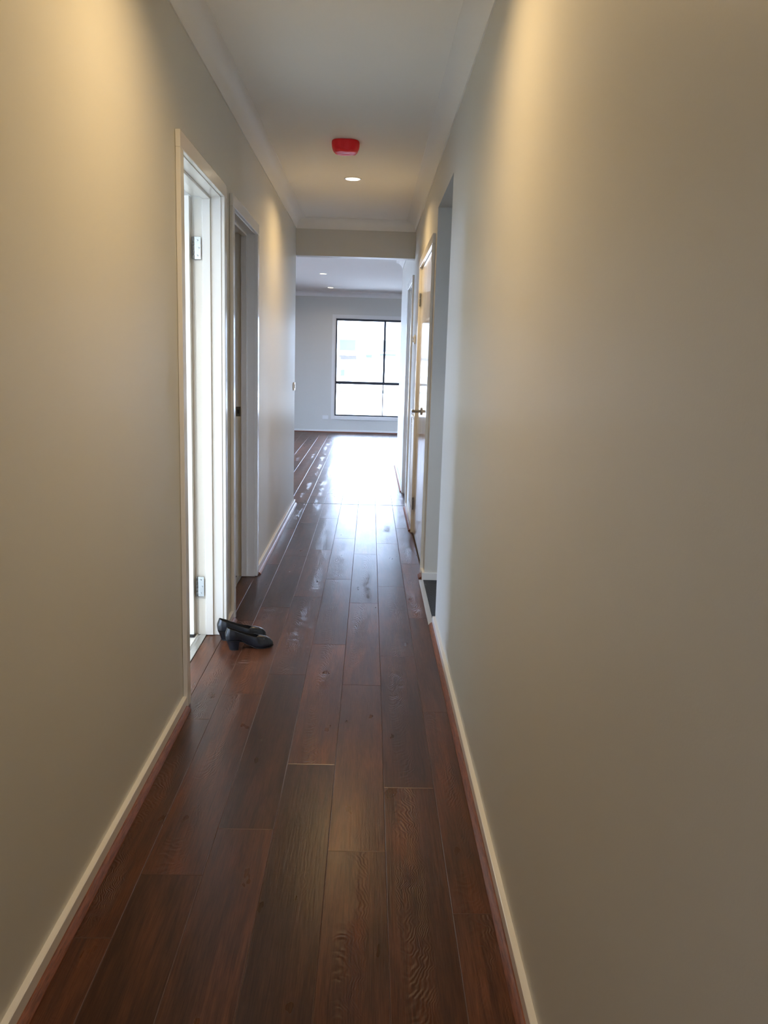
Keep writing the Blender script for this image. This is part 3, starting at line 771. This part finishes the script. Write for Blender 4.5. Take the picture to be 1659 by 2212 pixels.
def shoe(loc, rot, label, mirror=1):
    e = thing(empty('court_shoe', loc), label, 'shoe', 'pair of black court shoes by the bathroom door')
    e.rotation_euler = (0, 0, rot)
    NS, NV = 56, 29
    bm = bmesh.new(); rows = []
    for i in range(NS + 1):
        s = i / NS; s = 0.5 - 0.5 * math.cos(math.pi * s) if True else s
        s = 0.35 * (i / NS) + 0.65 * s
        b, wd, tz = sole_z(s), half_w(s), top_z(s)
        bend = mirror * 0.004 * math.sin(math.pi * min(1, s)) - mirror * 0.006 * smooth01(0.6, 1, s)
        # share of the section that is wrapped: 1 on the vamp, open along the collar
        wrap = smooth01(0.612, 0.70, s)
        row_ = []
        for j in range(NV):
            v = -1 + 2 * j / (NV - 1)
            av = abs(v); sg = 1 if v >= 0 else -1
            # bottom 0..0.25, side 0.25..0.72, roof 0.72..1
            if av < 0.25:
                q = av / 0.25
                x = wd * 0.90 * q; z = b + 0.0025 * q ** 3
            elif av < 0.72 or wrap <= 0:
                q = (av - 0.25) / (0.47 if wrap > 0 else 0.75)
                if wrap <= 0: q = min(1, q)
                side_h = tz - b
                bulge = math.sin(math.pi * min(1, q * 0.9 + 0.1))
                x = wd * (0.90 + 0.13 * bulge - 0.16 * q * (1 - 0.6 * smooth01(0.0, 0.2, s)))
                zt = b + side_h * (q if wrap <= 0 else q * (1 - 0.42 * wrap))
                z = b + 0.0025 + (zt - b) * 0.985
            else:
                q = (av - 0.72) / 0.28
                a = q * math.pi / 2
                x0 = wd * (0.90 + 0.13 * math.sin(math.pi * 1.0) - 0.16 * (1 - 0.6))
                x0 = wd * 0.836
                zb = b + 0.0025 + (tz - b) * (1 - 0.42 * wrap) * 0.985
                x = x0 * (1 - wrap * (1 - math.cos(a))) if wrap > 0 else x0
                z = zb + (tz + 0.004 * wrap - zb) * math.sin(a) * 1.0
            if s < 0.5 and wrap <= 0:
                x *= 1 - 0.10 * smooth01(0.6, 1.0, av) * (1 - s * 2)
            back = -0.004 * math.sin(math.pi * max(0, min(1, (z - 0.045) / 0.062))) * (1 - smooth01(0, 0.12, s)) + 0.006 * smooth01(0.075, 0.106, z) * (1 - smooth01(0, 0.10, s))
            row_.append(bm.verts.new((s * LEN + back, sg * x + bend, z)))
        rows.append(row_)
    for a, b in zip(rows, rows[1:]):
        for j in range(NV - 1):
            bm.faces.new((a[j], a[j + 1], b[j + 1], b[j]))
    # close heel and toe ends
    for r_, flip in ((rows[0], True), (rows[-1], False)):
        n = NV
        for j in range(n // 2):
            q = (r_[j], r_[j + 1], r_[n - 2 - j], r_[n - 1 - j])
            if len(set(q)) == 4 and j + 1 != n - 2 - j: f = q
            else: f = (r_[j], r_[j + 1], r_[n - 1 - j])
            try: bm.faces.new(f if flip else f[::-1])
            except ValueError: pass
    bmesh.ops.remove_doubles(bm, verts=bm.verts, dist=0.0003)
    bmesh.ops.recalc_face_normals(bm, faces=bm.faces)
    up = mk('upper', bm, [M_LEATHER, M_LINING], e, local=True, smooth=False)
    for p in up.data.polygons: p.use_smooth = True
    so = up.modifiers.new('thickness', 'SOLIDIFY'); so.thickness = 0.0022; so.offset = -1; so.material_offset = 1; so.material_offset_rim = 0
    sb = up.modifiers.new('sub', 'SUBSURF'); sb.levels = 1; sb.render_levels = 1
    # binding along the collar
    # sole
    bm = bmesh.new(); top, bot = [], []
    ns = 34
    for i in range(ns + 1):
        s = i / ns; s = 0.5 - 0.5 * math.cos(math.pi * s)
        x = 0.004 + s * (LEN - 0.004 + 0.0015); wd = half_w(min(1, max(0.004, s))) * 0.95 + 0.001; z = sole_z(s)
        bend = mirror * 0.004 * math.sin(math.pi * s) - mirror * 0.006 * smooth01(0.6, 1, s)
        th = 0.003
        top.append([bm.verts.new((x, y, z + 0.0008)) for y in (bend - wd, bend, bend + wd)])
        bot.append([bm.verts.new((x, y, max(0.0004, z - th))) for y in (bend - wd * 0.97, bend, bend + wd * 0.97)])
    for i in range(ns):
        for j in range(2):
            bm.faces.new((top[i][j], top[i + 1][j], top[i + 1][j + 1], top[i][j + 1]))
            bm.faces.new((bot[i][j], bot[i][j + 1], bot[i + 1][j + 1], bot[i + 1][j]))
        bm.faces.new((top[i][0], bot[i][0], bot[i + 1][0], top[i + 1][0]))
        bm.faces.new((top[i][2], top[i + 1][2], bot[i + 1][2], bot[i][2]))
    bm.faces.new((top[0][0], top[0][1], top[0][2], bot[0][2], bot[0][1], bot[0][0]))
    bm.faces.new((top[-1][2], top[-1][1], top[-1][0], bot[-1][0], bot[-1][1], bot[-1][2]))
    bmesh.ops.recalc_face_normals(bm, faces=bm.faces)
    mk('sole', bm, M_RUBBER, e, local=True, smooth=True)
    # block heel
    bm = bmesh.new(); rings = []
    for k in range(7):
        t = k / 6
        zz = 0.0465 * (1 - t) + 0.004 * t
        xb = -0.001 + 0.017 * t ** 0.8                       # back edge moves in
        xf = 0.062 - 0.006 * math.sin(t * math.pi / 2)
        wt = 0.0285 - 0.0055 * t
        ring = []
        for j in range(20):
            a = math.pi * j / 19                             # rounded back
            ring.append(bm.verts.new((xb + 0.030 - 0.030 * math.sin(a), -wt * math.cos(a) if True else 0, zz)))
        for (x, y) in ((xf, wt * 0.93), (xf - 0.004, 0.0), (xf, -wt * 0.93)):
            ring.append(bm.verts.new((x, y, zz - (0.004 * (1 - t)))))
        rings.append(ring)
    n = len(rings[0])
    for a, b in zip(rings, rings[1:]):
        for j in range(n): bm.faces.new((a[j], a[(j + 1) % n], b[(j + 1) % n], b[j]))
    bm.faces.new(rings[0]); bm.faces.new(rings[-1][::-1])
    bmesh.ops.recalc_face_normals(bm, faces=bm.faces)
    hl = mk('heel', bm, M_LEATHER, e, local=True, smooth=True)
    bm = bmesh.new(); r2 = []
    for zz in (0.004, 0.0006):
        r2.append([bm.verts.new((v[0], v[1], zz)) for v in [(0.016 + 0.030 - 0.030 * math.sin(math.pi * j / 19), -0.0232 * math.cos(math.pi * j / 19)) for j in range(20)] + [(0.0562, 0.0216), (0.0525, 0), (0.0562, -0.0216)]])
    for j in range(23): bm.faces.new((r2[0][j], r2[0][(j + 1) % 23], r2[1][(j + 1) % 23], r2[1][j]))
    bm.faces.new(r2[0]); bm.faces.new(r2[1][::-1]); bmesh.ops.recalc_face_normals(bm, faces=bm.faces)
    mk('heel_tip', bm, M_RUBBER, hl, local=True)
    # insole
    bm = bmesh.new(); prev = None
    for i in range(25):
        s = 0.03 + 0.72 * i / 24; wd = half_w(s) * 0.86; z = sole_z(s) + 0.0045
        bend = mirror * 0.004 * math.sin(math.pi * s) - mirror * 0.006 * smooth01(0.6, 1, s)
        cur = [bm.verts.new((s * LEN, bend + k * wd, z)) for k in (-1, 0, 1)]
        if prev:
            for j in range(2): bm.faces.new((prev[j], cur[j], cur[j + 1], prev[j + 1]))
        prev = cur
    bmesh.ops.recalc_face_normals(bm, faces=bm.faces)
    io = mk('insole', bm, M_LINING, e, local=True, smooth=True)
    m = io.modifiers.new('thickness', 'SOLIDIFY'); m.thickness = 0.0012
    return e
shoe((-0.638, 3.688, 0), math.radians(20), 'black leather court shoe with block heel, nearer of the pair', 1).scale = (0.95, 0.97, 1.0)
shoe((-0.700, 3.822, 0), math.radians(17), 'black leather court shoe with block heel, further of the pair against the door frame', -1)

# ------------------------------------------------------------------ outside: street and the house opposite
def outside():
    structure(mk('ground', B((-60, 60, 15.9, 90, -0.5, -0.1), (-60, -5.2, -40, 15.9, -0.5, -0.1), (3.4, 60, -40, 15.9, -0.5, -0.1), (-5.2, 3.4, -40, -2.0, -0.5, -0.1))
                 , M_PAVE), 'pale paved ground outside the window')
    Y = 44.0
    e = thing(empty('house', (0, Y, -0.1)), 'sunlit pale rendered house seen through the living room window', 'house')
    mk('wall', B((-7, 7, Y + 0.4, Y + 6, -0.1, 5.6)), M_RENDERWALL, e)
    mk('brick_base', B((-4.0, -0.76, Y + 0.1, Y + 0.4, -0.1, 1.58)), M_BRICK, e)
    fn = thing(empty('front_fence', (-2.0, 42.9, -0.1)), 'low white rendered fence in front of the house opposite', 'fence')
    for a_, b_ in ((-4.4, -1.62), (-1.55, -0.45)):
        pnl = mk('fence_panel', B((a_, b_, 42.95, 43.1, -0.1, 1.30)), M_RENDERWALL, fn)
        mk('capping', B((a_ - 0.02, b_ + 0.02, 42.92, 43.13, 1.30, 1.36)), M_RENDERWALL, pnl)
    mk('fence_pier', B((-1.62, -1.55, 42.93, 43.12, -0.1, 1.48)), M_FRAMEGREY, fn)
    rf = run([(0, 5.5), (0, 5.75), (4.0, 7.4), (8.0, 5.75), (8.0, 5.5)], (7.6, Y - 0.9), (-7.6, Y - 0.9))
    bmesh.ops.translate(rf, verts=rf.verts, vec=(0, 0, 0))
    bmesh.ops.scale(rf, verts=rf.verts, vec=(1, -1, 1), space=Matrix.Translation((0, -(Y - 0.9), 0)))
    bmesh.ops.recalc_face_normals(rf, faces=rf.faces)
    mk('roof', rf, M_ROOF, e)
    for (xa, xb, za, zb) in ((-1.67, -0.82, 1.83, 2.40), (0.62, 1.5, 1.83, 2.40), (-1.67, -0.82, 3.6, 4.6)):
        wn = mk('window', B((xa, xb, Y + 0.33, Y + 0.41, za, zb)), M_FRAMEGREY, e)
        mk('pane', B((xa + 0.06, xb - 0.06, Y + 0.31, Y + 0.34, za + 0.06, zb - 0.06)), M_DARKGLASS, wn)
    mk('porch_beam', B((-4.0, -0.5, Y - 0.6, Y + 0.35, 2.95, 3.16)), M_RENDERWALL, e)
    mk('gutter', B((-4.0, -0.45, Y - 0.72, Y - 0.6, 3.16, 3.27)), M_FRAMEGREY, e)
    mk('porch_post', B((-1.76, -1.66, Y - 0.55, Y - 0.45, -0.1, 2.95)), M_RENDERWALL, e)
    mk('porch_post', B((-0.70, -0.60, Y - 0.55, Y - 0.45, -0.1, 2.95)), M_RENDERWALL, e)
    mk('awning', B((-0.47, 0.05, Y + 0.05, Y + 0.4, 1.50, 1.66)), M_ROOF, e)
    mk('awning', B((0.45, 1.3, Y + 0.05, Y + 0.4, 1.62, 1.72)), M_ROOF, e)
    mk('garage_door', B((2.2, 5.0, Y + 0.33, Y + 0.41, -0.1, 2.2)), M_FRAMEGREY, e)
    k = thing(empty('kerb', (-1.0, 38.2, -0.1)), 'low street kerb seen through the lower window panes', 'kerb')
    mk('kerb_stone', B((-20, 20, 38.1, 38.3, -0.1, 0.03)), M_FRAMEGREY, k)
    mk('gutter_channel', B((-20, 20, 37.7, 38.1, -0.1, -0.085)), M_ROOF, k)
    l = thing(empty('letterbox', (-1.42, 42.6, -0.1)), 'small dark letterbox in front of the house opposite', 'letterbox')
    mk('post', B((-1.46, -1.38, 42.56, 42.64, -0.1, 0.55)), M_RENDERWALL, l)
    mk('box', B((-1.52, -1.32, 42.45, 42.75, 0.55, 0.86)), M_ROOF, l, bevel=0.01)
M_PAVE = paint('pale_paving', (0.38, 0.38, 0.37), 0.9)
M_ROOF = paint('slate_blue_roof', (0.012, 0.016, 0.024), 0.7)
M_FRAMEGREY = paint('blue_grey_frame', (0.040, 0.048, 0.050), 0.6)
M_DARKGLASS = paint('far_window_pane', (0.022, 0.032, 0.030), 0.5)
def brick():
    m, t, p = nt('mauve_brick')
    tc = N(t, 'ShaderNodeTexCoord'); b = N(t, 'ShaderNodeTexBrick'); setin(b, Scale=4.0)
    b.inputs['Color1'].default_value = (0.034, 0.024, 0.028, 1); b.inputs['Color2'].default_value = (0.024, 0.018, 0.023, 1); b.inputs['Mortar'].default_value = (0.08, 0.075, 0.07, 1)
    mp = N(t, 'ShaderNodeMapping'); mp.inputs['Rotation'].default_value = (math.pi / 2, 0, 0); L(t, tc.outputs['Object'], mp.inputs['Vector']); L(t, mp.outputs[0], b.inputs['Vector'])
    L(t, b.outputs[0], p.inputs['Base Color']); p.inputs['Roughness'].default_value = 0.9; return m
M_BRICK = brick()
outside()
